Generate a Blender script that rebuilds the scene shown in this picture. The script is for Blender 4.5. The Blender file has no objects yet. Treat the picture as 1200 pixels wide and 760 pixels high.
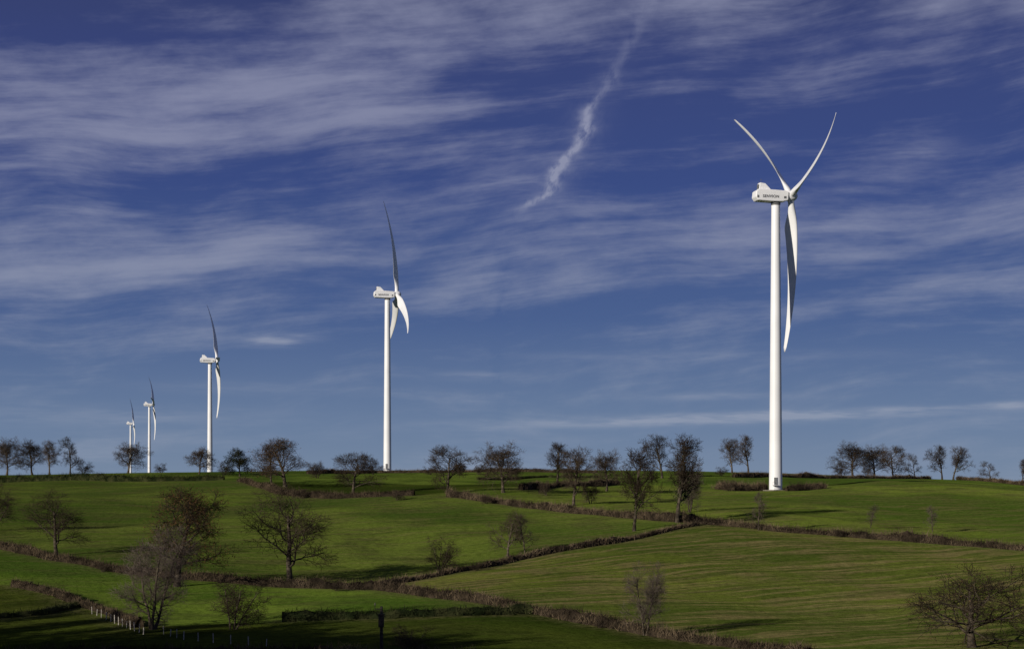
import bpy, math, random
import numpy as np
from mathutils import Vector, Matrix

scene = bpy.context.scene
F = 2000.0; HY = 570.0      # lens in 1200-px units, eye level row
SUN_EL = math.radians(15.5)
LDIR = Vector((0.70, 0.71, 0)).normalized()       # horizontal travel of sunlight

# ------------------------------------------------------------------ terrain
PY = np.array([-400, 0, 60, 120, 170, 205, 230, 260, 290, 330, 380, 440, 513, 600, 700, 800, 870, 950, 1100, 1323, 2200, 3000, 4000, 8000, 60000], float)
PZ = np.array([6, -1.8, -8.5, -15.5, -18.9, -19.5, -19.0, -17.9, -16.4, -13.6, -9.9, -5.9, -1.6, 1.8, 4.7, 7.2, 8.3, 8.4, 7.8, 6.6, 3.0, -8, -45, -90, -150], float)
def _slopes():
    d = np.diff(PZ)/np.diff(PY); m = np.zeros_like(PZ)
    m[0] = d[0]; m[-1] = d[-1]
    for i in range(1, len(PZ)-1):
        m[i] = 0 if d[i-1]*d[i] <= 0 else 2*d[i-1]*d[i]/(d[i-1]+d[i])
    return m
PM = _slopes()
def prof(Y):
    Y = np.clip(np.asarray(Y, float), PY[0], PY[-1])
    i = np.clip(np.searchsorted(PY, Y, side='right')-1, 0, len(PY)-2)
    h = PY[i+1]-PY[i]; t = (Y-PY[i])/h
    return ((2*t**3-3*t**2+1)*PZ[i] + (t**3-2*t**2+t)*h*PM[i] + (-2*t**3+3*t**2)*PZ[i+1] + (t**3-t**2)*h*PM[i+1])
def ss(a, b, x):
    t = np.clip((x-a)/(b-a), 0, 1); return t*t*(3-2*t)
def terr(x, Y):
    x = np.asarray(x, float); Y = np.asarray(Y, float)
    g = -5.2*(np.clip(x-60, 0, 420)/165.0)**1.6 - 2.4*ss(80, 280, -x)
    w = ss(330, 750, Y)*(1-0.6*ss(1500, 4000, Y))
    z = prof(Y) + w*g
    near = ss(150, 260, Y)*(1-ss(650, 900, Y))
    z = z + near*(0.75*np.sin(x/33.0+Y/61.0) + 0.62*np.sin(x/17.0-Y/43.0+1.3) + 0.18*np.sin(x/7.3+Y/11.0) + 0.05*np.sin(x/3.1-Y/5.7))
    return z
YS = np.concatenate([np.arange(150, 600, 0.5), np.arange(600, 960, 1.0)])
def ground(px, py):
    """ground position where the view ray through an image pixel meets the terrain"""
    k = (px-600)/F
    z = terr(k*YS, YS); row = HY - F*z/YS
    idx = np.where(row <= py)[0]
    i = idx[0] if len(idx) else int(np.argmin(row))
    Y = YS[i]
    return Vector((k*Y, Y, float(z[i])))

# ------------------------------------------------------------------ helpers
def link(o, parent=None):
    scene.collection.objects.link(o)
    if parent: o.parent = parent
    return o
def mesh_np(name, verts, faces, mats=(), smooth=False, fmat=None):
    me = bpy.data.meshes.new(name)
    verts = np.asarray(verts, np.float32); 
    faces = [np.asarray(f, np.int32) for f in faces] if isinstance(faces, tuple) else [np.asarray(faces, np.int32)]
    faces = [f for f in faces if len(f)]
    me.vertices.add(len(verts)); me.vertices.foreach_set("co", verts.ravel())
    nl = sum(f.size for f in faces); nf = sum(len(f) for f in faces)
    me.loops.add(nl); me.loops.foreach_set("vertex_index", np.concatenate([f.ravel() for f in faces]))
    me.polygons.add(nf)
    st = []; o = 0
    for f in faces:
        st.append(o + np.arange(len(f))*f.shape[1]); o += f.size
    me.polygons.foreach_set("loop_start", np.concatenate(st).astype(np.int32))
    if smooth: me.polygons.foreach_set("use_smooth", np.ones(nf, bool))
    if fmat is not None: me.polygons.foreach_set("material_index", np.asarray(fmat, np.int32))
    me.update(calc_edges=True); me.validate()
    for m in mats: me.materials.append(m)
    return me

class E:
    nt = None
    def __init__(s, sock): s.s = sock
    @staticmethod
    def m(op, *a):
        n = E.nt.nodes.new('ShaderNodeMath'); n.operation = op
        for i, v in enumerate(a):
            if isinstance(v, E): E.nt.links.new(v.s, n.inputs[i])
            else: n.inputs[i].default_value = float(v)
        return E(n.outputs[0])
    def __add__(s, o): return E.m('ADD', s, o)
    __radd__ = __add__
    def __sub__(s, o): return E.m('SUBTRACT', s, o)
    def __rsub__(s, o): return E.m('SUBTRACT', o, s)
    def __mul__(s, o): return E.m('MULTIPLY', s, o)
    __rmul__ = __mul__
    def __truediv__(s, o): return E.m('DIVIDE', s, o)
def vec(x, y, z=0.0):
    n = E.nt.nodes.new('ShaderNodeCombineXYZ')
    for i, v in enumerate((x, y, z)):
        if isinstance(v, E): E.nt.links.new(v.s, n.inputs[i])
        else: n.inputs[i].default_value = v
    return n.outputs[0]
def noise(v, scale=1.0, detail=5, rough=0.55, dist=0.0, dim='3D'):
    n = E.nt.nodes.new('ShaderNodeTexNoise'); n.noise_dimensions = dim
    E.nt.links.new(v, n.inputs['Vector'])
    n.inputs['Scale'].default_value = scale; n.inputs['Detail'].default_value = detail
    n.inputs['Roughness'].default_value = rough; n.inputs['Distortion'].default_value = dist
    return E(n.outputs['Fac'])
def sstep(a, b, x):
    n = E.nt.nodes.new('ShaderNodeMapRange'); n.interpolation_type = 'SMOOTHSTEP'
    E.nt.links.new(x.s, n.inputs[0]); n.inputs[1].default_value = a; n.inputs[2].default_value = b
    return E(n.outputs[0])
def mixc(f, a, b, mode='MIX'):
    n = E.nt.nodes.new('ShaderNodeMix'); n.data_type = 'RGBA'; n.blend_type = mode
    for idx, v in ((0, f), (6, a), (7, b)):
        if isinstance(v, E): E.nt.links.new(v.s, n.inputs[idx])
        elif isinstance(v, bpy.types.NodeSocket): E.nt.links.new(v, n.inputs[idx])
        elif idx == 0: n.inputs[0].default_value = v
        else: n.inputs[idx].default_value = (*v, 1)
    return n.outputs[2]
def new_mat(name, rough=0.8):
    m = bpy.data.materials.new(name); m.use_nodes = True
    E.nt = m.node_tree; b = m.node_tree.nodes['Principled BSDF']
    b.inputs['Roughness'].default_value = rough
    return m, b
def objcoord(kind='Object'):
    return E.nt.nodes.new('ShaderNodeTexCoord').outputs[kind]
def rnd():
    return E(E.nt.nodes.new('ShaderNodeObjectInfo').outputs['Random'])

def simple(name, c1, c2, scale=3.0, rough=0.85, coord='Object', vary=0.0, spec=0.2, detail=1, matte=False):
    m, b = new_mat(name, rough)
    f = sstep(0.35, 0.65, noise(objcoord(coord), scale, detail, 0.6))
    col = mixc(f, c1, c2)
    if vary:
        r = rnd()*vary + (1-vary*0.5)
        n = E.nt.nodes.new('ShaderNodeVectorMath'); n.operation = 'SCALE'
        E.nt.links.new(col, n.inputs[0]); E.nt.links.new(r.s, n.inputs[3]); col = n.outputs[0]
    if matte:
        df = E.nt.nodes.new('ShaderNodeBsdfDiffuse'); E.nt.links.new(col, df.inputs['Color'])
        out = E.nt.nodes['Material Output']; E.nt.links.new(df.outputs[0], out.inputs['Surface']); E.nt.nodes.remove(b)
    else:
        E.nt.links.new(col, b.inputs['Base Color']); b.inputs['Specular IOR Level'].default_value = spec
    return m
M_bark = simple('bark', (0.040, 0.033, 0.025), (0.10, 0.082, 0.060), 1.2, 0.9, vary=0.5, matte=True)
M_twig = simple('twigs', (0.030, 0.022, 0.016), (0.074, 0.055, 0.038), 0.5, 0.95, vary=0.7, matte=True)
M_pale = simple('pale_twigs', (0.065, 0.050, 0.042), (0.15, 0.12, 0.10), 0.5, 0.95, vary=0.4, matte=True)
M_rust = simple('withered_leaves', (0.050, 0.031, 0.015), (0.105, 0.062, 0.026), 0.8, 0.8, vary=0.3, matte=True)
M_ivy = simple('ivy', (0.02, 0.032, 0.010), (0.045, 0.06, 0.018), 1.0, 0.6, matte=True)
M_hedge = simple('hedge_twigs', (0.030, 0.023, 0.016), (0.140, 0.105, 0.066), 0.26, 0.95, vary=0.4, detail=4, matte=True)
M_hedgecore = simple('hedge_core', (0.018, 0.014, 0.010), (0.045, 0.034, 0.023), 0.5, 0.95, matte=True)
M_hedgegreen = simple('hedge_green', (0.015, 0.021, 0.008), (0.042, 0.046, 0.018), 0.35, 0.9, matte=True)
M_white = simple('turbine_white_paint', (0.76, 0.765, 0.77), (0.70, 0.71, 0.72), 0.12, 0.42, spec=0.35)
M_grey = simple('turbine_grey', (0.10, 0.105, 0.11), (0.14, 0.145, 0.15), 2, 0.5)
M_ink = simple('lettering_ink', (0.03, 0.035, 0.04), (0.045, 0.045, 0.055), 2, 0.5)
M_post = simple('post_wood', (0.30, 0.28, 0.24), (0.48, 0.45, 0.40), 4, 0.9)
M_dpost = simple('dark_wood', (0.03, 0.027, 0.022), (0.06, 0.05, 0.04), 4, 0.9)
M_wire = simple('wire', (0.12, 0.12, 0.12), (0.16, 0.16, 0.16), 4, 0.5)
M_conc = simple('gravel_pad', (0.13, 0.12, 0.09), (0.20, 0.18, 0.14), 1, 0.95)

# ------------------------------------------------------------------ hedge lines (points in image pixels)
hedge_lines = [  # pts, height, width, kind
 ([(-60,566),(0,565),(130,564),(262,562)], 3.2, 2.4, 'g'),
 ([(280,564),(330,579),(398,584),(486,580)], 2.1, 1.8, 'b'),
 ([(525,582),(600,592),(700,603),(775,610),(815,613)], 2.4, 2.0, 'b'),
 ([(815,613),(900,621),(1000,629),(1100,637),(1210,645)], 2.3, 2.1, 'b'),
 ([(818,615),(760,628),(680,642),(600,657),(520,673),(438,687)], 1.5, 1.6, 'b'),
 ([(-60,632),(0,642),(60,656),(150,671),(250,681),(340,688),(440,690),(520,701),(600,713),(680,729),(760,744),(860,758),(950,768)], 1.9, 2.0, 'b'),
 ([(15,687),(60,697),(110,713),(165,735)], 1.4, 1.5, 'b'),
 ([(-40,728),(0,724),(50,720),(98,709)], 1.2, 1.4, 'g'),
 ([(330,728),(450,724),(560,720),(618,718)], 1.5, 1.9, 'g'),
 ([(-60,775),(100,772),(250,770),(420,771),(560,775)], 1.8, 2.2, 'b'),
 ([(610,574),(660,569),(725,567)], 2.2, 1.8, 'b'),
 ([(842,573),(870,575),(897,574)], 3.6, 4.5, 'b'),
 ([(922,575),(945,574),(966,572)], 2.8, 3.5, 'b'),
 ([(1122,560),(1160,564),(1215,570)], 2.3, 2.0, 'b'),
 ([(360,555),(440,554),(540,553),(640,553),(700,554)], 2.0, 1.8, 'b'),
 ([(860,559),(960,560),(1090,561)], 2.2, 1.8, 'b'),
 ([(560,562),(640,559),(700,560)], 1.5, 1.6, 'g'),
]
def poly_world(pts):
    w = [ground(*p) for p in pts]
    out = []
    for a, b in zip(w[:-1], w[1:]):
        n = max(1, int((b-a).length/1.0))
        for i in range(n):
            t = i/n; out.append((a.x+(b.x-a.x)*t, a.y+(b.y-a.y)*t))
    out.append((w[-1].x, w[-1].y))
    P = np.array(out)
    k = np.arange(len(P))
    P[:,0] += 0.35*np.sin(k*0.21); P[:,1] += 0.5*np.sin(k*0.13+1)
    return P
hedge_paths = [poly_world(h[0]) for h in hedge_lines]

# ------------------------------------------------------------------ ground mesh
def axis(segs):
    a = []
    for s, e, d in segs: a += list(np.arange(s, e, d))
    return a
xp = axis([(0,260,2.5),(260,500,8.0)]); v = 500.0; 
while v < 60000: xp.append(v); v *= 1.18
xs = np.array(sorted(set([-q for q in xp] + xp)))
ys = axis([(-400,150,12.0),(150,470,2.0),(470,900,5.0),(900,1400,20.0)]); v = 1400.0
while v < 60000: ys.append(v); v *= 1.14
ys = np.array(ys)
XX, YY = np.meshgrid(xs, ys)
ZZ = terr(XX, YY)
V = np.stack([XX, YY, ZZ], -1).reshape(-1, 3)
nx, ny = len(xs), len(ys)
ii = (np.arange(ny-1)[:,None]*nx + np.arange(nx-1)[None,:]).ravel()
FC = np.stack([ii, ii+1, ii+1+nx, ii+nx], -1)

def inside(P, poly):
    x, y = P[:,0], P[:,1]; r = np.zeros(len(P), bool); n = len(poly)
    for i in range(n):
        x1, y1 = poly[i]; x2, y2 = poly[(i+1) % n]
        c = ((y1 > y) != (y2 > y)) & (x < (x2-x1)*(y-y1)/(y2-y1+1e-9)+x1); r ^= c
    return r
fields = [
 ([(438,687),(520,673),(600,657),(680,642),(760,628),(818,615),(900,621),(1000,629),(1100,637),(1230,647),(1230,790),(980,775),(860,758),(760,744),(680,729),(600,713),(520,701)], (1.0,0.90,0.90), 1.0),
 ([(-60,632),(-60,566),(262,562),(280,564),(330,579),(398,584),(486,580),(525,582),(600,592),(700,603),(815,613),(760,628),(680,642),(600,657),(520,673),(438,687),(340,688),(250,681),(150,671),(60,656),(0,642)], (0.88,0.92,0.85), 0.4),
 ([(525,582),(486,580),(620,570),(760,568),(900,575),(1000,565),(1230,572),(1230,647),(1000,629),(815,613),(700,603),(600,592)], (0.95,0.98,0.85), 0.5),
 ([(0,642),(60,656),(150,671),(250,681),(340,688),(440,690),(600,713),(618,718),(450,724),(330,728),(165,735),(110,713),(60,697),(15,687),(-60,680),(-60,632)], (0.98,1.12,0.85), 0.25),
]
tint = np.tile(np.array([0.46, 0.46, 0.42]), (len(V), 1)); rows = np.full(len(V), 0.1)  # base tint darkened: foreground shade painted into the pasture colour
tint[V[:,1] > 560] = (0.85, 0.92, 0.85)
tint[V[:,1] > 1200] = (0.7, 0.75, 0.7)
for poly, t, r in fields:
    pw = [tuple(ground(*p).xy) for p in poly]
    k = inside(V[:, :2], pw); tint[k] = t; rows[k] = r
verge = np.zeros(len(V))
for P in hedge_paths:
    lo = P.min(0)-6; hi = P.max(0)+6
    k = np.where((V[:,0]>lo[0])&(V[:,0]<hi[0])&(V[:,1]>lo[1])&(V[:,1]<hi[1]))[0]
    if len(k) == 0: continue
    for j in range(0, len(k), 4000):
        kk = k[j:j+4000]
        d = np.sqrt(((V[kk,None,:2]-P[None,::2])**2).sum(-1)).min(1)
        verge[kk] = np.maximum(verge[kk], 1-np.clip((d-1.0)/3.4, 0, 1))

M_grass, b = new_mat('field_grass', 0.95)
nt = E.nt
geo = nt.nodes.new('ShaderNodeNewGeometry'); pos = geo.outputs['Position']
sp = nt.nodes.new('ShaderNodeSeparateXYZ'); nt.links.new(pos, sp.inputs[0])
X, Yy = E(sp.outputs[0]), E(sp.outputs[1])
def attr(n, out):
    a = nt.nodes.new('ShaderNodeAttribute'); a.attribute_name = n; return a.outputs[out]
rowA = E(attr('rows', 'Fac')); vergeA = E(attr('verge', 'Fac'))
big = noise(pos, 0.014, 3, 0.55, 0, '2D'); mid = noise(pos, 0.075, 4, 0.62, 0, '2D'); fine = noise(pos, 0.7, 3, 0.75, 0, '2D'); speck = noise(pos, 4.0, 1, 0.8, 0, '2D')
c = mixc(sstep(0.36, 0.66, big), (0.040, 0.066, 0.010), (0.094, 0.122, 0.020))
c = mixc(sstep(0.42, 0.68, mid)*0.75, c, (0.031, 0.049, 0.008))
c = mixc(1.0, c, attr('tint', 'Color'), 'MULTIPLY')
A = math.radians(24)
wob = big*26.0
rc = (X*(-math.sin(A)) + Yy*math.cos(A)) + wob
s1 = E.m('SINE', rc*(2*math.pi/3.1))*0.5+0.5
s2 = sstep(0.93, 1.0, E.m('SINE', rc*(2*math.pi/15.0))*0.5+0.5)
stretch = noise(vec((X*math.cos(A)+Yy*math.sin(A))*0.035, rc*0.45), 1.0, 4, 0.70, 0, '2D')
soil = sstep(0.48, 0.68, stretch*0.75+mid*0.35)
c = mixc(rowA*soil*0.62, c, (0.155, 0.118, 0.054))
c = mixc(rowA*s1*0.28, c, (0.050, 0.060, 0.014))
c = mixc(rowA*s2*0.5, c, (0.032, 0.043, 0.009))
c = mixc(vergeA*sstep(0.35, 0.6, fine)*0.75, c, (0.070, 0.062, 0.028))
br = fine*1.4 + speck*1.0 - 0.15
vm = nt.nodes.new('ShaderNodeVectorMath'); vm.operation = 'SCALE'
nt.links.new(c, vm.inputs[0]); nt.links.new(br.s, vm.inputs[3])
bp = nt.nodes.new('ShaderNodeBump'); bp.inputs['Strength'].default_value = 0.7; bp.inputs['Distance'].default_value = 0.35
nt.links.new(fine.s, bp.inputs['Height'])
df = nt.nodes.new('ShaderNodeBsdfDiffuse'); df.inputs['Roughness'].default_value = 0.6
nt.links.new(vm.outputs[0], df.inputs['Color']); nt.links.new(bp.outputs[0], df.inputs['Normal'])
nt.links.new(df.outputs[0], nt.nodes['Material Output'].inputs['Surface']); nt.nodes.remove(b)

gm = mesh_np('ground', V, FC, (M_grass,), smooth=True)
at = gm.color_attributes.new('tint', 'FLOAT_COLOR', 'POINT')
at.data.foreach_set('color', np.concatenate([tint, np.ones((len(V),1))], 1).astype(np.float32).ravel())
for nm, arr in (('rows', rows), ('verge', verge)):
    a = gm.attributes.new(nm, 'FLOAT', 'POINT'); a.data.foreach_set('value', arr.astype(np.float32))
link(bpy.data.objects.new('ground', gm))

# ------------------------------------------------------------------ hedges
rng = np.random.default_rng(5)
def build_hedge(P, h, w, kind):
    d = np.gradient(P, axis=0); d /= np.linalg.norm(d, axis=1)[:,None]+1e-9
    nrm = np.stack([-d[:,1], d[:,0]], 1); n = len(P)
    kk = np.arange(n)
    n1 = np.interp(kk, np.arange(0, n+4, 4), rng.random(len(np.arange(0, n+4, 4))))
    n2 = np.interp(kk, np.arange(0, n+17, 17), rng.random(len(np.arange(0, n+17, 17))))
    hs = h*(0.34 + 0.40*n1 + 0.75*n2**3 + 0.12*rng.random(n))
    ws = w*(0.65+0.6*n2)
    prof_ = [(-0.36, -0.2), (-0.38, 0.36), (-0.18, 0.72), (0.17, 0.72), (0.38, 0.40), (0.36, -0.2)]
    vs = []
    for (o, zf) in prof_:
        jj = rng.normal(0, 0.16, (n, 2))
        q = P + nrm*(o*ws[:,None]*(1+jj[:, :1]))
        z = terr(q[:,0], q[:,1]) + (zf*hs*(1+jj[:,1]*0.9) if zf > 0 else zf)
        vs.append(np.column_stack([q, z]))
    k = len(prof_); vv = np.stack(vs, 1).reshape(-1, 3)
    i = (np.arange(n-1)[:,None]*k + np.arange(k-1)[None]).ravel()
    fq = np.stack([i, i+1, i+1+k, i+k], -1)
    caps = np.array([[0,1,4,5],[1,2,3,4]]); caps2 = caps + (n-1)*k
    fq = np.vstack([fq, caps, caps2[:, ::-1]])
    m = int(n*85*min(h, 2.0))
    t = rng.random(m)*(n-1); i0 = t.astype(int); fr = (t-i0)[:,None]
    c = P[i0]*(1-fr)+P[np.minimum(i0+1, n-1)]*fr
    lat = rng.normal(0, 0.34, m)*ws[i0]
    q = c + nrm[i0]*lat[:,None]
    hl = hs[i0]*(1-0.35*(np.abs(lat)/(w*0.6))**2).clip(0.3, 1)
    z0 = terr(q[:,0], q[:,1]) + hl*rng.random(m)*0.85
    ln = (0.2+0.9*rng.random(m)**3)*h*0.7
    dr = rng.normal(0, 0.5, (m,3)); dr[:,2] = np.abs(dr[:,2])+0.6
    dr /= np.linalg.norm(dr, axis=1)[:,None]
    base = np.column_stack([q, z0]); tip = base + dr*ln[:,None]
    sd = rng.normal(0, 1, (m,3)); sd /= np.linalg.norm(sd, axis=1)[:,None]
    wd = (0.022+0.05*rng.random(m))[:,None]
    tv = np.stack([base-sd*wd, base+sd*wd, tip], 1).reshape(-1, 3)
    ft = np.arange(len(tv)).reshape(-1, 3) + len(vv)
    org = np.array([P[n//2,0], P[n//2,1], 0]); 
    allv = np.vstack([vv, tv]) - org
    me = mesh_np('hedge', allv, (fq, ft), (M_hedgegreen if kind=='g' else M_hedgecore, M_hedgegreen if kind=='g' else M_hedge), fmat=np.concatenate([np.zeros(len(fq)), np.ones(len(ft))]))
    o = bpy.data.objects.new('hedge', me); o.location = org; link(o)
for P, hd in zip(hedge_paths, hedge_lines):
    build_hedge(P, hd[1], hd[2], hd[3])

# ------------------------------------------------------------------ trees
class TreeB:
    def __init__(s, seed):
        s.r = random.Random(seed); s.v = []; s.f = []; s.m = []; s.tips = []; s.n = 0
    def tube(s, pts, rad, k, mi):
        b = s.n
        for j, (p, r) in enumerate(zip(pts, rad)):
            d = (pts[min(j+1, len(pts)-1)]-pts[max(j-1, 0)]).normalized()
            a = d.cross(Vector((0.31, 0.17, 0.93)) if abs(d.z) < 0.9 else Vector((1, 0.1, 0))).normalized(); c = d.cross(a)
            for q in range(k):
                an = 2*math.pi*q/k; u = p + (a*math.cos(an)+c*math.sin(an))*r
                s.v.append((u.x, u.y, u.z))
        s.n += k*len(pts)
        for j in range(len(pts)-1):
            for q in range(k):
                q2 = (q+1) % k
                s.f.append((b+j*k+q, b+j*k+q2, b+(j+1)*k+q2, b+(j+1)*k+q)); s.m.append(mi)
    def grow(s, p, d, L, r, lev, cfg):
        R = s.r; ns = (7, 6, 4, 2, 2, 2)[lev]; k = (8, 6, 4, 3, 3, 3)[lev]
        pts = [p.copy()]; cur = p.copy(); dd = d.copy(); wig = (0.07, 0.22, 0.28, 0.3, 0.32, 0.3)[lev]
        for i in range(ns):
            dd = (dd + Vector((R.gauss(0, wig), R.gauss(0, wig), R.gauss(0, wig)*0.7 + cfg['up'][lev]))).normalized()
            cur = cur + dd*(L/ns); pts.append(cur.copy())
        rend = r*(0.42, 0.30, 0.35, 0.4, 0.6, 0.5)[lev]
        rad = [r + (rend-r)*(i/ns)**0.8 for i in range(ns+1)]
        if lev == 0: rad[0] *= 1.35
        s.tube(pts, rad, k, 0 if lev < 3 else 1)
        if lev >= cfg['max']:
            s.tips.append((pts[-1], dd)); return
        nc = cfg['n'][lev]; nc = max(2, int(nc*R.uniform(0.8, 1.2)))
        t0 = cfg['t0'][lev]; ph = R.random()*6.28
        for i in range(nc):
            t = t0 + (1-t0)*((i+R.random()*0.7)/nc)
            t = min(t, 0.99); x = t*ns; i0 = int(x); fr = x-i0
            q = pts[i0].lerp(pts[i0+1], fr); bd = (pts[i0+1]-pts[i0]).normalized()
            rr = rad[i0]+(rad[i0+1]-rad[i0])*fr
            ph += 2.4 + R.gauss(0, 0.5)
            a = bd.cross(Vector((0.2, 0.1, 1)) if abs(bd.z) < 0.95 else Vector((1, 0, 0))).normalized(); c2 = bd.cross(a)
            ang = math.radians(cfg['ang'][lev] + R.gauss(0, 10)) * (1.15-0.55*t if lev == 0 else 1)
            nd = (bd*math.cos(ang) + (a*math.cos(ph)+c2*math.sin(ph))*math.sin(ang)).normalized()
            sh = (1.05-0.5*((t-t0)/(1-t0))) if lev == 0 else (1.1-0.55*t)
            s.grow(q, nd, cfg['L'][lev+1]*sh*R.uniform(0.65, 1.3), max(rr*cfg['rr'], cfg.get('rmin', 0.021)), lev+1, cfg)
    def finish(s, name, leaves=0, leafmat=None, lsize=0.16, ivy=0, twig=None):
        v = np.array(s.v); f = np.array(s.f); m = list(s.m); R = s.r
        lv = []
        if leaves:
            for i in range(leaves):
                p, d = R.choice(s.tips); p = p + Vector((R.gauss(0, .3), R.gauss(0, .3), R.gauss(0, .3)))
                a = Vector((R.gauss(0,1), R.gauss(0,1), R.gauss(0,1))).normalized(); c = a.orthogonal().normalized()
                z = lsize*R.uniform(0.6, 1.3)
                for q in (a*z, c*z*0.7, -a*z, -c*z*0.7): lv.append(tuple(p+q))
        if ivy:
            for i in range(ivy):
                p = Vector(s.v[R.randrange(min(len(s.v), 260))]) + Vector((R.gauss(0,.35), R.gauss(0,.35), R.gauss(0,.35)))
                a = Vector((R.gauss(0,1), R.gauss(0,1), R.gauss(0,1))).normalized(); c = a.orthogonal().normalized(); z = 0.2
                for q in (a*z, c*z*0.7, -a*z, -c*z*0.7): lv.append(tuple(p+q))
        if lv:
            b0 = len(v); v = np.vstack([v, np.array(lv)])
            lf = np.arange(len(lv)).reshape(-1, 4)+b0; f = np.vstack([f, lf]); m += [2]*len(lf)
        zmax = v[:,2].max(); r = np.percentile(np.abs(v[:, :2]), 97)
        me = mesh_np(name, v, f, (M_bark, twig or M_twig, leafmat or M_rust), fmat=m)
        return me, zmax, r
BASE = dict(up=(0.05, 0.03, 0.05, 0.05, 0.04, 0), n=(13, 9, 7, 5, 3), t0=(0.22, 0.22, 0.15, 0.12, 0.1), ang=(62, 48, 46, 44, 42),
            L=(0.80*16, 0.46*16, 0.24*16, 0.125*16, 0.075*16), rr=0.58, max=4)
def cfg(**k):
    d = dict(BASE); d.update(k); return d
variants = {}
def mk(name, seed, c, H=16, r0=0.42, stems=1, **fin):
    T = TreeB(seed)
    for i in range(stems):
        if stems == 1: d = Vector((T.r.gauss(0, .04), T.r.gauss(0, .04), 1)).normalized(); p = Vector((0, 0, -0.3))
        else:
            a = 6.283*i/stems+T.r.random(); sp_ = T.r.uniform(0.15, 0.6); d = Vector((math.cos(a)*sp_, math.sin(a)*sp_, 1)).normalized(); p = Vector((math.cos(a)*.3, math.sin(a)*.3, -0.2))
        T.grow(p, d, c['L'][0]*T.r.uniform(0.9, 1.05), r0, 0, c)
    variants.setdefault(name, []).append(T.finish(name, **fin))
# far (skyline) trees
mk('oak', 1, cfg(rmin=0.030)); mk('oak', 2, cfg(t0=(0.3,0.2,0.15,0.12,0.1), ang=(66,50,46,44,42), rmin=0.028), leaves=500, leafmat=M_twig, lsize=0.09)
mk('oak', 3, cfg(n=(11,9,7,5,3), up=(0.03,0.0,0.03,0.03,0.02,0), rmin=0.030))
mk('tall', 4, cfg(t0=(0.2,0.2,0.15,0.12,0.1), ang=(48,42,42,42,40), up=(0.05,0.08,0.08,0.06,0.04,0), L=(13.0,6.6,3.5,1.9,1.1), rmin=0.028))
mk('tall', 5, cfg(t0=(0.28,0.2,0.15,0.12,0.1), ang=(52,44,42,42,40), up=(0.05,0.06,0.07,0.06,0.04,0), L=(13,6.8,3.5,1.9,1.1), rmin=0.028), ivy=260, leafmat=M_ivy)
# nearer trees
mk('near', 31, cfg(rmin=0.022)); mk('near', 35, cfg(t0=(0.26,0.2,0.15,0.12,0.1), ang=(64,50,46,44,42), up=(0.03,0.03,0.04,0.04,0.02,0), rmin=0.022))
mk('rusty', 6, cfg(), leaves=3000, leafmat=M_rust, lsize=0.12)
mk('ivy', 7, cfg(), leaves=5200, leafmat=M_ivy, lsize=0.26, ivy=500)
mk('shrub', 8, cfg(L=(6.0,3.2,1.9,1.2,0.8), n=(7,6,5,4,2), t0=(0.1,0.1,0.1,0.1,0.1), up=(0.04,0.05,0.05,0.04,0.04,0), rmin=0.018), r0=0.13, stems=4)
mk('shrub', 18, cfg(L=(6.0,2.6,1.6,1.1,0.8), n=(8,6,5,4,2), t0=(0.15,0.1,0.1,0.1,0.1), up=(0.06,0.07,0.05,0.04,0.04,0), rmin=0.018), r0=0.13, stems=4)
mk('pale', 21, cfg(L=(13,4.8,3.0,1.8,1.1), n=(11,8,6,4,3), t0=(0.15,0.12,0.1,0.1,0.1), ang=(50,44,42,42,40), up=(0.05,0.09,0.08,0.05,0.04,0), rmin=0.019), r0=0.24, stems=3, twig=M_pale)
mk('low', 9, cfg(L=(7.0,7.5,4.2,2.2,1.1), t0=(0.3,0.2,0.15,0.12,0.1), ang=(70,50,46,44,42), up=(0.05,0.05,0.05,0.05,0.04,0), rmin=0.022), r0=0.45, leaves=700, leafmat=M_rust, lsize=0.09)
mk('sapling', 10, cfg(L=(9,3.0,1.6,1.0,0.7), n=(11,6,4,3,2), t0=(0.15,0.2,0.15,0.12,0.1), ang=(42,40,40,42,40), up=(0.05,0.1,0.08,0.06,0.04,0)), r0=0.15, twig=M_pale)

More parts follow.
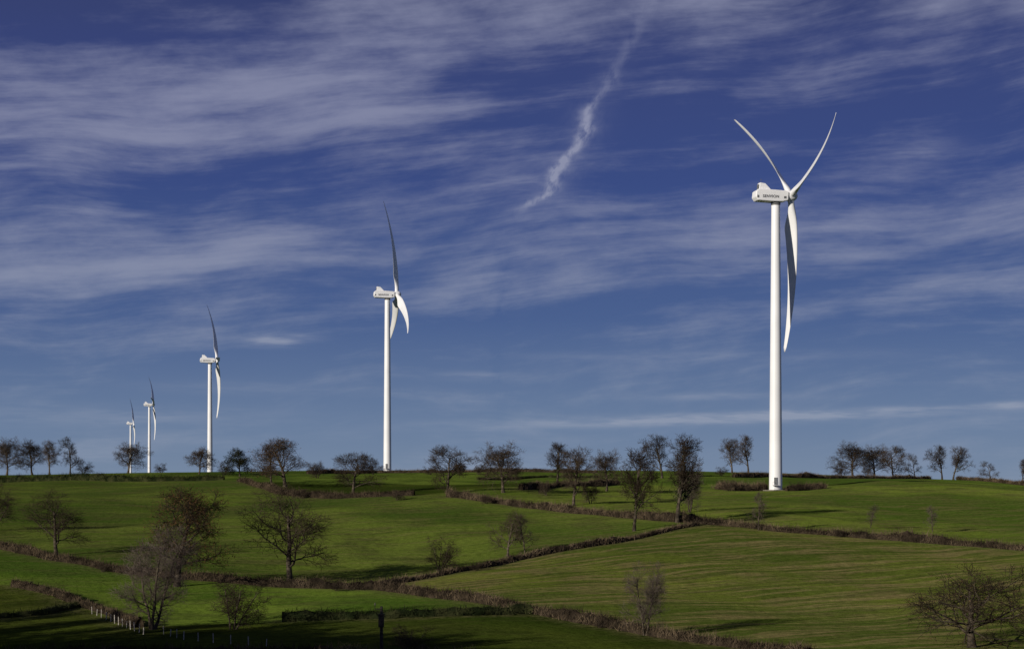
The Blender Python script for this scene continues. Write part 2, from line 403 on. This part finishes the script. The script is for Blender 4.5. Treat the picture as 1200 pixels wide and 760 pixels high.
tr = random.Random(11)
trees = [ # px, base, top, kind, halfwidth px
 (8,554,507,'oak',18),(38,554,510,'oak',18),(58,554,511,'tall',16),(82,554,509,'oak',18),(97,554,538,'shrub',11),
 (150,554,515,'oak',19),(190,554,541,'shrub',8),(233,555,521,'oak',16),(281,558,523,'ivy',17),(262,557,538,'shrub',9),
 (334,570,510,'rusty',38),(318,566,519,'oak',24),(372,560,538,'shrub',13),(414,580,527,'rusty',28),(437,556,532,'oak',15),
 (524,577,519,'oak',26),(590,577,514,'oak',28),(653,566,516,'tall',22),(672,592,519,'tall',28),(711,575,523,'oak',19),
 (743,622,522,'tall',33),(776,560,505,'tall',22),(794,612,505,'tall',40),(808,600,540,'pale',18),
 (858,554,510,'tall',16),(877,554,506,'tall',17),(889,621,572,'sapling',12),(1020,618,589,'sapling',11),(1093,623,590,'sapling',10),
 (1000,560,514,'oak',21),(1024,560,518,'oak',19),(1047,560,520,'oak',19),(1072,560,529,'oak',12),(1104,561,518,'tall',16),(1117,561,520,'tall',16),
 (1161,563,538,'oak',12),(1198,567,535,'tall',10),(987,560,537,'shrub',10),
 (-4,622,562,'near',24),(66,651,571,'near',35),(207,687,565,'rusty',57),(178,737,610,'pale',46),(273,737,665,'shrub',35),
 (340,684,562,'near',48),(515,669,625,'shrub',21),(595,652,592,'near',22),(615,649,598,'sapling',16),
 (756,744,653,'pale',29),(1139,758,655,'low',82),(475,766,728,'shrub',32),(1015,556,538,'shrub',8),(540,556,541,'shrub',8),
 (692,590,560,'shrub',9),(560,556,543,'shrub',7),(845,557,545,'shrub',9),(640,580,560,'shrub',8),(605,558,545,'shrub',9),(505,556,544,'shrub',8),
 (855,575,560,'shrub',10),(935,575,562,'shrub',10),(30,690,678,'shrub',10),(395,692,680,'shrub',12),(702,735,722,'shrub',12),(985,629,617,'shrub',10),(1165,642,630,'shrub',11),
 (570,590,578,'shrub',9),(640,597,586,'shrub',9),(465,586,572,'shrub',9),(350,584,570,'shrub',9),(120,670,656,'shrub',10),(560,668,657,'shrub',9),
]
def plant(g, H, hwm, kind):
    me, zm, r = tr.choice(variants[kind])
    nm = 'shrub' if kind == 'shrub' else ('oak_tree' if kind in ('oak', 'near', 'low', 'rusty') else ('sapling' if kind == 'sapling' else ('ivy_covered_tree' if kind == 'ivy' else 'bare_tree')))
    o = bpy.data.objects.new(nm, me); o.location = g - Vector((0, 0, 0.1))
    sz = H/zm; sw = hwm/r; sw = max(min(sw, sz*1.5), sz*0.7)
    o.scale = (sw, sw, sz); o.rotation_euler = (0, 0, tr.uniform(0, 6.28)); link(o)
for T in trees:
    px, by, ty, kind, hw = T[:5]
    g = ground(px, by); plant(g, (by-ty)/F*g.y, hw/F*g.y, kind)
# added belt of unseen ivy-clad trees left of view, to shade the pasture
for (x_, y_, h_) in [(-69,178,20),(-80,171,22),(-75,160,25),(-88,180,23),(-67,166,19),(-66,154,25),(-60,142,24),(-97,196,21),(-93,186,20),(-54,130,24),(-84,160,25),(-104,204,20),(-74,146,27),(-50,118,24),
                     (-65,132,27),(-58,120,26),(-74,136,28),(-84,148,28),(-94,166,26),(-66,118,28),(-46,106,24)]:
    plant(Vector((x_, y_, float(terr(x_, y_)))), h_, h_*0.30, 'ivy')

# ------------------------------------------------------------------ wind turbines
def lathe(prof_, k=32, axis='z'):
    vs = []; fs = []
    for (h, r) in prof_:
        for q in range(k):
            a = 2*math.pi*q/k; c, s_ = r*math.cos(a), r*math.sin(a)
            vs.append((c, s_, h) if axis == 'z' else (h, c, s_))
    for j in range(len(prof_)-1):
        for q in range(k):
            q2 = (q+1) % k; fs.append((j*k+q, j*k+q2, (j+1)*k+q2, (j+1)*k+q))
    return np.array(vs), np.array(fs)
def obj(name, me, parent, loc=(0,0,0), rot=(0,0,0)):
    o = bpy.data.objects.new(name, me); o.location = loc; o.rotation_euler = rot; return link(o, parent)
HUB = 88.0; RB = 46.8
def tower_me():
    pr = [(-1.5, 2.0)]
    for h in np.linspace(0, HUB-2.0, 25): pr.append((h, 1.98-0.70*(h/(HUB-2.0))))
    vv, ff = lathe(pr, 48); return mesh_np('tower', vv, ff, (M_white,), smooth=True)
def box(x0,x1,y0,y1,z0,z1):
    v = [(x,y,z) for x in (x0,x1) for y in (y0,y1) for z in (z0,z1)]
    f = [(0,1,3,2),(4,6,7,5),(0,4,5,1),(2,3,7,6),(0,2,6,4),(1,5,7,3)]
    return v, f
def join(parts):
    V_, F_ = [], []
    for v, f in parts:
        b0 = len(V_); V_ += list(v); F_ += [tuple(i+b0 for i in q) for q in f]
    return V_, F_
def pyd(name, parts, mats):
    v, f = join(parts); me = bpy.data.meshes.new(name); me.from_pydata(v, [], f); me.update()
    for m in mats: me.materials.append(m)
    return me
def extr(name, side, w):
    n = len(side); v = [(u, -w, z) for (u, z) in side] + [(u, w, z) for (u, z) in side]
    f = [tuple(range(n-1, -1, -1)), tuple(range(n, 2*n))] + [(i, (i+1) % n, n+(i+1) % n, n+i) for i in range(n)]
    me = bpy.data.meshes.new(name); me.from_pydata(v, [], f); me.update(); me.materials.append(M_white); return me
ME_N = extr('nacelle', [(3.3,-1.35),(3.45,1.1),(2.7,1.5),(-1.2,1.7),(-5.9,1.75),(-6.7,1.2),(-6.9,-0.6),(-6.2,-1.6),(-1.5,-1.8),(1.6,-1.75)], 1.95)
ME_F = extr('cooler_housing', [(-1.6,1.6),(-3.6,3.6),(-5.3,3.8),(-5.6,1.6)], 1.05)
def blade_me():
    k = 18; vs = []; ns = 34
    for j in range(ns+1):
        t = j/ns; rr = 0.9 + (RB-0.9)*t
        if t < 0.2:
            u = ss(0.03, 0.2, t); chord = 1.9 + (4.3-1.9)*u; th = 1.9 + (1.0-1.9)*u
        else:
            u = (t-0.2)/0.8; chord = 3.35*(1-u)**0.85+0.95; th = chord*(0.24-0.08*u)
        if t > 0.99: chord *= 0.45
        round_ = 1-ss(0.03, 0.2, t)
        tw = math.radians(22*(1-t)**1.6+25)
        ax = 5.0*t - 7.6*t*t
        for q in range(k):
            a = 2*math.pi*q/k
            cx = math.cos(a); sy = math.sin(a)
            c_ = chord*0.5*cx - (1-round_)*chord*0.18
            taper = round_ + (1-round_)*(0.5+0.5*cx)**0.6*1.15
            h_ = th*0.5*sy*taper
            yy = c_*math.cos(tw) - h_*math.sin(tw); xx = c_*math.sin(tw) + h_*math.cos(tw)
            vs.append((xx+ax, yy, rr))
    fs = [(j*k+q, j*k+(q+1) % k, (j+1)*k+(q+1) % k, (j+1)*k+q) for j in range(ns) for q in range(k)]
    me = bpy.data.meshes.new('blade')
    fs.append(tuple(ns*k+q for q in range(k)))
    me.from_pydata(vs, [], fs); me.update(); me.materials.append(M_white)
    me.polygons.foreach_set('use_smooth', [True]*len(me.polygons)); return me
ME_T, ME_B = tower_me(), blade_me()
vv, ff = lathe([(-1.25, 1.2), (-1.2, 1.45), (-0.9, 1.6), (0.6, 1.58), (1.2, 1.4), (1.7, 1.05), (2.05, 0.55), (2.15, 0.01)], 28, 'x')
ME_H = mesh_np('hub', vv, ff, (M_white,), smooth=True)
cool = pyd('cooler_grille', [box(-5.64,-5.58,-0.8,0.8,2.0,3.3)], [M_grey])
vane = pyd('wind_mast', [box(-4.7,-4.62,-0.04,0.04,3.5,4.9), box(-4.95,-4.4,-0.05,0.05,4.85,4.95), box(-5.2,-5.12,0.5,0.58,3.5,4.3)], [M_grey])
vents = pyd('nacelle_vents', [box(-6.5,-5.9,-1.975,-1.955,-0.9,-0.1), box(1.9,2.7,-1.975,-1.955,-0.9,-0.2)], [M_grey])
collar = mesh_np('yaw_collar', *lathe([(0, 1.3), (0.3, 1.42), (1.1, 1.42)], 32), (M_grey,), smooth=False)
door = pyd('door_and_steps', [box(-0.5,0.5,-2.06,-1.9,1.6,3.8), box(-0.9,0.9,-3.3,-1.99,1.35,1.5)] +
           [box(-0.6,0.6,-3.5-0.3*i,-3.45-0.3*i+0.25,1.2-0.25*i,1.25-0.25*i) for i in range(5)] +
           [box(s_*0.85-0.03,s_*0.85+0.03,-3.25,-3.19,1.5,2.5) for s_ in (-1,1)] + [box(s_*0.85-0.03,s_*0.85+0.03,-3.25,-2.1,2.5,2.56) for s_ in (-1,1)], [M_grey])
pad = mesh_np('foundation', *lathe([(-1.0, 4.0), (0.08, 3.8), (0.12, 3.6), (0.14, 1.9)], 40), (M_conc,))
tc = bpy.data.curves.new('lettering', 'FONT'); tc.body = 'SENVION'; tc.size = 1.15; tc.extrude = 0.01; tc.offset = 0.03; tc.space_character = 1.1
tmp = bpy.data.objects.new('tmp', tc); scene.collection.objects.link(tmp)
bpy.context.view_layer.update()
ME_L = bpy.data.meshes.new_from_object(tmp.evaluated_get(bpy.context.evaluated_depsgraph_get()))
bpy.data.objects.remove(tmp); ME_L.materials.clear(); ME_L.materials.append(M_ink)

def turbine(px, hub_py, phi, Y=None, base_py=None, yaw=12):
    if base_py is not None:
        g = ground(px, base_py); 
    else:
        x = (px-600)/F*Y; g = Vector((x, Y, float(terr(x, Y))))
    zh = (HY-hub_py)/F*g.y; H = zh-g.z; s = H/HUB if base_py is not None else 1.0
    root = bpy.data.objects.new('wind_turbine', None); link(root)
    root.location = (g.x, g.y, zh-HUB*s); root.scale = (s, s, s)
    root.rotation_euler = (0, 0, math.radians(yaw))
    obj('tower', ME_T, root)
    if s != 1.0:
        obj('foundation', pad, root); obj('door_and_steps', door, root, rot=(0, 0, math.radians(-20)))
    else:
        obj('tower_foot', mesh_np('tower_foot', *lathe([(-14, 2.0), (0.0, 1.985)], 32), (M_white,), smooth=True), root)
    obj('yaw_collar', collar, root, (0, 0, HUB-2.75))
    for nm, me_, bw in (('nacelle', ME_N, 0.22), ('cooler_housing', ME_F, 0.12)):
        na = obj(nm, me_, root, (0, 0, HUB))
        bv = na.modifiers.new('bevel', 'BEVEL'); bv.width = bw; bv.segments = 3; bv.limit_method = 'ANGLE'
    obj('cooler_grille', cool, root, (0, 0, HUB)); obj('wind_mast', vane, root, (0, 0, HUB)); obj('nacelle_vents', vents, root, (0, 0, HUB))
    obj('lettering', ME_L, root, (-4.8, -1.975, HUB-0.75), (math.radians(90), 0, 0))
    rot = bpy.data.objects.new('rotor', None); link(rot, root); rot.location = (4.75, 0, HUB+0.25); rot.rotation_euler = (0, math.radians(-5), 0)
    obj('hub', ME_H, rot)
    for i in range(3):
        obj('blade_%d' % (i+1), ME_B, rot, rot=(math.radians(-(phi+120*i)), 0, 0))
turbine(909, 230, 49.5, base_py=574)
turbine(454, 345, 1, base_py=552)
turbine(246, 422, 28, Y=1190)
turbine(175, 474, 38, Y=2100)
turbine(153, 496, 20, Y=2900)

# ------------------------------------------------------------------ post-and-wire fences
def fence(pts, step=3.0, mat=M_post, h=1.05, nm='post_and_wire_fence'):
    w = [ground(*p) for p in pts]; P = []
    for a, b_ in zip(w[:-1], w[1:]):
        n = max(1, int((b_-a).length/step))
        P += [(a.x+(b_.x-a.x)*i/n, a.y+(b_.y-a.y)*i/n) for i in range(n)]
    P.append((w[-1].x, w[-1].y)); v = []; f = []; mi = []
    R = random.Random(3)
    Q = [(x, y, float(terr(x, y))) for x, y in P]
    def add(vs, fs, m):
        b0 = len(v); v.extend(vs); f.extend([tuple(i+b0 for i in q) for q in fs]); mi.extend([m]*len(fs))
    for (x, y, z) in Q:
        r = 0.055*R.uniform(0.8, 1.3); hh_ = h*R.uniform(0.8, 1.1); dx = R.gauss(0, .08); k = 6
        vs = [(x+rr*math.cos(6.283*q/k)+dx*(zz > 0), y+rr*math.sin(6.283*q/k), z+zz) for zz, rr in ((-0.3, r), (hh_, r*0.9), (hh_+0.06, 0.02)) for q in range(k)]
        add(vs, [(j*k+q, j*k+(q+1) % k, (j+1)*k+(q+1) % k, (j+1)*k+q) for j in range(2) for q in range(k)], 0)
    for a, b_ in zip(Q[:-1], Q[1:]):
        for hz in (0.45, 0.9):
            e = 0.003
            add([(a[0], a[1], a[2]+hz-e), (b_[0], b_[1], b_[2]+hz-e), (b_[0], b_[1], b_[2]+hz+e), (a[0], a[1], a[2]+hz+e)], [(0,1,2,3)], 1)
    me = bpy.data.meshes.new(nm); me.from_pydata(v, [], f); me.materials.append(mat); me.materials.append(M_wire)
    me.update(); me.polygons.foreach_set('material_index', mi); link(bpy.data.objects.new(nm, me))
fence([(108,719),(130,728),(168,743)], 2.4)
fence([(192,743),(215,749),(250,753),(312,757)], 2.6)

# utility post at the bottom
g = ground(447, 775); g.z -= 0.2
root = bpy.data.objects.new('utility_pole', None); root.location = g; link(root)
Hh = (775-703)/F*g.y
obj('pole', mesh_np('pole', *lathe([(-0.5, 0.2), (Hh*0.5, 0.18), (Hh*0.93, 0.15), (Hh*0.94, 0.01)], 12), (M_dpost,), smooth=True), root)
obj('switch_box', pyd('switch_box', [box(-0.30,0.30,-0.45,-0.16,Hh*0.60,Hh*0.8), box(-0.38,0.38,-0.5,-0.15,Hh*0.8,Hh*0.815)], [M_dpost]), root)
obj('crossarm', pyd('crossarm', [box(-0.75,0.12,-0.22,-0.1,Hh*0.885,Hh*0.9), box(-0.72,-0.66,-0.19,-0.13,Hh*0.9,Hh*0.96)], [M_dpost]), root)
obj('insulator', mesh_np('insulator', *lathe([(0, 0.03), (0.05, 0.09), (0.12, 0.1), (0.16, 0.05), (0.25, 0.08), (0.3, 0.01)], 12), (M_conc,)), root, (-0.69, -0.16, Hh*0.95))

# ------------------------------------------------------------------ sky
w = bpy.data.worlds.new('World'); scene.world = w; w.use_nodes = True
w.cycles.sampling_method = 'NONE'
nt = w.node_tree; E.nt = nt
bg = nt.nodes['Background']; bg.inputs['Strength'].default_value = 0.1
sky = nt.nodes.new('ShaderNodeTexSky'); sky.sky_type = 'NISHITA'; sky.sun_disc = False
sky.sun_elevation = SUN_EL; sky.sun_rotation = math.atan2(-LDIR.x, -LDIR.y) % (2*math.pi)
sky.air_density = 1.0; sky.dust_density = 0.4; sky.ozone_density = 3.0
co = objcoord('Generated')
sp = nt.nodes.new('ShaderNodeSeparateXYZ'); nt.links.new(co, sp.inputs[0])
x, y, z = (E(sp.outputs[i]) for i in range(3))
U = E.m('ARCTAN2', x, y)*2.0; Vv = E.m('ARCSINE', z)*2.0
def uc(px): return 2*math.atan((px-600)/F)
def vc(py): return 2*math.atan((HY-py)/F)
rp = nt.nodes.new('ShaderNodeValToRGB'); nt.links.new(E.m('MULTIPLY', Vv, 1/0.7).s, rp.inputs[0])
cr = rp.color_ramp
stops = [(0.0, (0.205, 0.280, 0.400)), (0.10, (0.145, 0.218, 0.360)), (0.28, (0.066, 0.116, 0.275)), (0.50, (0.034, 0.062, 0.215)), (0.72, (0.027, 0.043, 0.165)), (0.85, (0.024, 0.034, 0.118)), (1.0, (0.032, 0.045, 0.14))]
cr.elements[0].position = stops[0][0]; cr.elements[0].color = (*stops[0][1], 1)
cr.elements[1].position = 1.0; cr.elements[1].color = (*stops[-1][1], 1)
for p, c_ in stops[1:-1]:
    e = cr.elements.new(p); e.color = (*c_, 1)
sc = nt.nodes.new('ShaderNodeVectorMath'); sc.operation = 'SCALE'; nt.links.new(rp.outputs[0], sc.inputs[0]); sc.inputs[3].default_value = 10.0
nsk = mixc(1.0, sky.outputs[0], (0.22, 0.24, 0.42), 'MULTIPLY')
base = mixc(0.85, nsk, sc.outputs[0])
def blob(px, py, sx, sy, slope=0.0):
    du = (U-uc(px)); dv = (Vv-vc(py)) - du*slope
    du = du*(1000.0/sx); dv = dv*(1000.0/sy)
    return E.m('EXPONENT', (du*du+dv*dv)*-1.0)
w1 = noise(vec(U*1.3+2, Vv*2.0), 1.6, 2, 0.4, 0, '2D')-0.5
vp = Vv - U*0.10 + w1*0.085
L1 = noise(vec(U*1.4+3, vp*6.5+1), 1.6, 5, 0.52, 0, '2D')
S1 = noise(vec(U*1.8+9, vp*17+4), 1.5, 5, 0.58, 0, '2D')
fib = noise(vec(U*4+w1*2+2, (vp+U*0.04)*70), 1.4, 4, 0.66, 0, '2D')
fea = noise(vec(U*7+Vv*5+5, vp*22-U*1.0), 1.3, 5, 0.66, 0, '2D')
bias = (blob(190,120,420,60,0.14)*0.14 + blob(60,215,260,50,0.1)*0.06 + blob(350,290,400,50,0.05)*0.09 + blob(930,315,400,75,0.06)*0.09
        + blob(900,20,450,45,0.05)*0.10 - blob(720,165,230,55)*0.07 - blob(1060,160,230,45)*0.09 - blob(560,70,120,40)*0.05
        - blob(230,185,260,18,0.1)*0.08 - blob(600,490,900,60)*0.09 - blob(40,15,300,50)*0.13)
dens = L1*0.58 + S1*0.36 + fib*0.11 + fea*0.22 + bias - 0.14
D = sstep(0.42, 0.775, dens)
fc = nt.nodes.new('ShaderNodeFloatCurve'); nt.links.new((Vv*(1/0.6)).s, fc.inputs['Value'])
def setcurve(node, pts):
    cm = node.mapping.curves[0]
    cm.points[0].location = pts[0]; cm.points[-1].location = pts[-1]
    for p in pts[1:-1]: cm.points.new(*p)
    node.mapping.update()
trail = [(600,262),(615,243),(650,217),(659,192),(684,163),(689,133),(712,98),(738,50),(768,-5)]
setcurve(fc, [(0.0, 0.0)] + [(vc(b_)/0.6, uc(a)/0.25) for a, b_ in trail] + [(1.0, 0.75)])
fi = nt.nodes.new('ShaderNodeFloatCurve'); nt.links.new((Vv*(1/0.6)).s, fi.inputs['Value'])
setcurve(fi, [(0.0, 0.0), (vc(262)/0.6, 0.0), (vc(238)/0.6, 0.65), (vc(205)/0.6, 1.0), (vc(140)/0.6, 0.95), (vc(118)/0.6, 0.5), (vc(95)/0.6, 0.28), (vc(0)/0.6, 0.10), (1.0, 0.0)])
wn = noise(vec(U*14, Vv*20), 1.6, 3, 0.5, 0, '2D')-0.5
du = (U - E(fc.outputs[0])*0.25 + wn*0.026)*(1/0.0075)
tn = noise(vec(U*60-Vv*20, Vv*40), 1.2, 3, 0.65, 0, '2D')
fiO = E(fi.outputs[0])
core = (E.m('EXPONENT', du*du*-1.0)*(sstep(0.25, 0.60, tn)*0.75+0.15) + E.m('EXPONENT', du*du*-0.12)*(tn*0.32))*fiO
core = core*sstep(0.0, 0.1, y)
streak = noise(vec(U*9+5, Vv*80), 1.2, 3, 0.65, 0, '2D')
low = (blob(830,491,240,6,0.025)*1.6 + blob(1000,483,120,3,0.03)*0.8 + blob(325,400,34,6,0.05)*1.7 + blob(1182,478,26,4)*1.2 + blob(830,465,100,4)*0.5 + blob(560,440,50,5)*0.5
       + blob(405,511,28,5)*0.3 + blob(610,216,42,12,-0.1)*0.5 + blob(1075,190,40,14,0.1)*0.4 + blob(120,490,200,12)*0.4 + blob(820,418,200,6)*0.35 + blob(300,455,120,7)*0.3)*(sstep(0.3, 0.66, streak)*0.7+0.3)
dn = E.m('MINIMUM', D*0.76 + core*0.9 + E.m('MINIMUM', low*0.7, 0.75), 0.93)
ccol = mixc(sstep(0.0, 0.45, Vv), (2.9, 3.35, 4.35), (2.6, 2.78, 4.05))
thin = sstep(0.12, 0.60, Vv)*0.05
fin = mixc(E.m('MINIMUM', dn+thin, 0.95), base, ccol)
nt.links.new(fin, bg.inputs['Color'])

# ------------------------------------------------------------------ sun
sl = bpy.data.lights.new('sun', 'SUN'); sl.energy = 4.5; sl.angle = math.radians(0.5); sl.color = (1.0, 0.92, 0.80)
so = bpy.data.objects.new('sun', sl); link(so)
d = Vector((LDIR.x*math.cos(SUN_EL), LDIR.y*math.cos(SUN_EL), -math.sin(SUN_EL)))
so.rotation_euler = d.to_track_quat('-Z', 'Y').to_euler(); so.location = (-100, -50, 80)

# ------------------------------------------------------------------ camera
cd = bpy.data.cameras.new('camera'); cd.sensor_width = 36; cd.lens = 60.0; cd.shift_y = (HY-380)/1200.0
cd.clip_start = 0.5; cd.clip_end = 120000
cam = bpy.data.objects.new('camera', cd); cam.rotation_euler = (math.radians(90), 0, 0); link(cam)
scene.camera = cam
scene.view_settings.view_transform = 'Standard'; scene.view_settings.look = 'None'; scene.view_settings.exposure = 0
